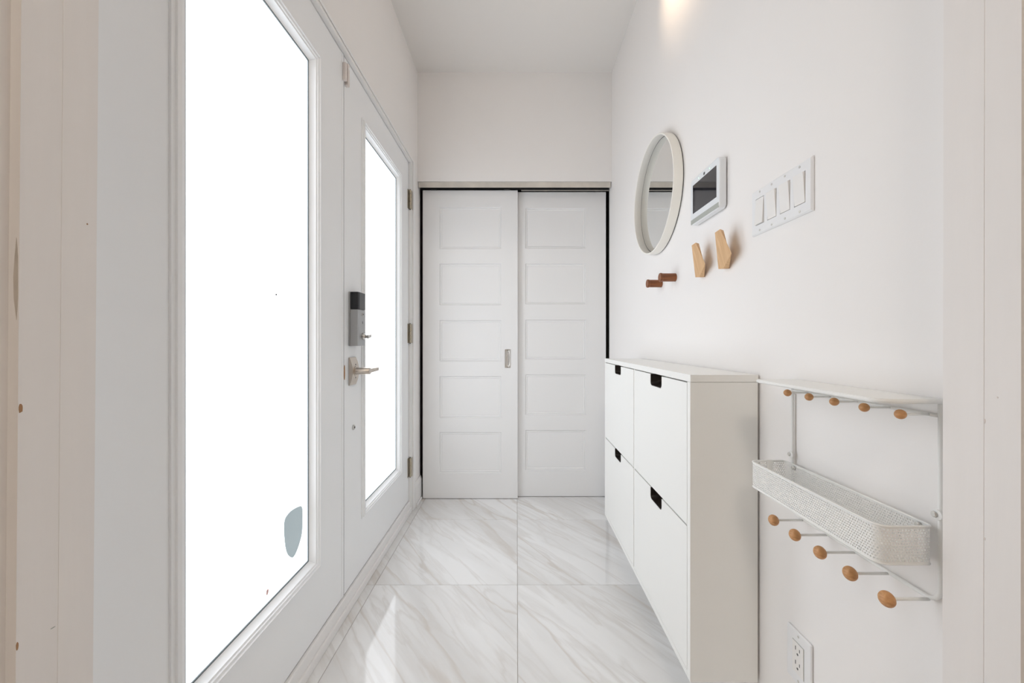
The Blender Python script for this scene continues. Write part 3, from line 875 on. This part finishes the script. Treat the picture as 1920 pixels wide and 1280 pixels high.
# brackets and screws
for y in (RY0 + 0.001, RY1):
    MB().lathe([(0.0075, 0), (0.0075, -0.002), (0.006, -0.0025)], (RXr - 0.003, y, 0.790), 'x', 16).build('bracket', 'rack_white', t, smooth='auto')
    MB().lathe([(0.0042, 0), (0.0042, -0.002), (0.003, -0.003)], (RXr - 0.0052, y + 0.002, 0.790), 'x', 12).build('screw', 'steel_screw', t, smooth='auto')
    yy = RY0 + 0.022 if y < 0.7 else RY1 - 0.016
    MB().lathe([(0.0042, 0), (0.0042, -0.004), (0.003, -0.005)], (BX1 - 0.0006, yy, 0.7655), 'x', 12).build('screw', 'steel_screw', bk, smooth='auto')
B(BX1 - 0.040, BX1 - 0.028, BY1 - 0.0022, BY1 - 0.0006, BZ0 + 0.001, BZ1 + 0.002).build('tab', 'rack_white', bk)

# ------------------------------------------------------------------ lamps (out of frame, real fixtures)
# adjustable ceiling spot aimed at the right wall
LX, LY, LZ = 0.30, 1.47, ZC
t = thing('ceiling_spotlight', (LX, LY, LZ - 0.12), 'small adjustable ceiling spotlight aimed at the right wall above the mirror', 'spotlight')
MB().lathe([(0.045, 0), (0.045, -0.02), (0.035, -0.025)], (LX, LY, LZ - 0.0005), 'z', 24).build('canopy', 'trim_paint', t, smooth='auto')
MB().tube([(LX, LY, LZ - 0.025), (LX, LY, LZ - 0.065)], 0.007, 10).build('arm', 'trim_paint', t, smooth=True)
aim = (Vector((XR, 1.43, 2.545)) - Vector((LX, LY, LZ - 0.085))).normalized()
c0 = Vector((LX, LY, LZ - 0.085))
MB().tube([c0 - aim * 0.045, c0 - aim * 0.04, c0 - aim * 0.002], [0.020, 0.028, 0.030], 20).build('spot_head', 'trim_paint', t, smooth='auto')
ld = bpy.data.lights.new('spot_bulb', 'SPOT'); ld.energy = SPOT_W; ld.color = (1.0, 0.74, 0.50)
ld.spot_size = math.radians(84); ld.spot_blend = 1.0; ld.shadow_soft_size = 0.02
lo = bpy.data.objects.new('spot_bulb', ld); COL.objects.link(lo)
lo.parent = t; lo.location = c0 + aim * 0.004 - ORG[t.name]
lo.rotation_euler = aim.to_track_quat('-Z', 'Y').to_euler()
# flush ceiling lamp in the room behind the camera
t = thing('ceiling_lamp', (0, -1.2, ZC - 0.08), 'round flush ceiling lamp in the room in front of the hall', 'lamp')
MB().lathe([(0.26, -0.0005), (0.26, -0.025)], (0, -1.2, ZC), 'z', 40).build('base', 'trim_paint', t)
MB().lathe([(0.25, -0.0255), (0.25, -0.045), (0.22, -0.066), (0.15, -0.077), (0, -0.08)], (0, -1.2, ZC), 'z', 40).build('diffuser', 'lamp_diffuser', t, smooth='auto')
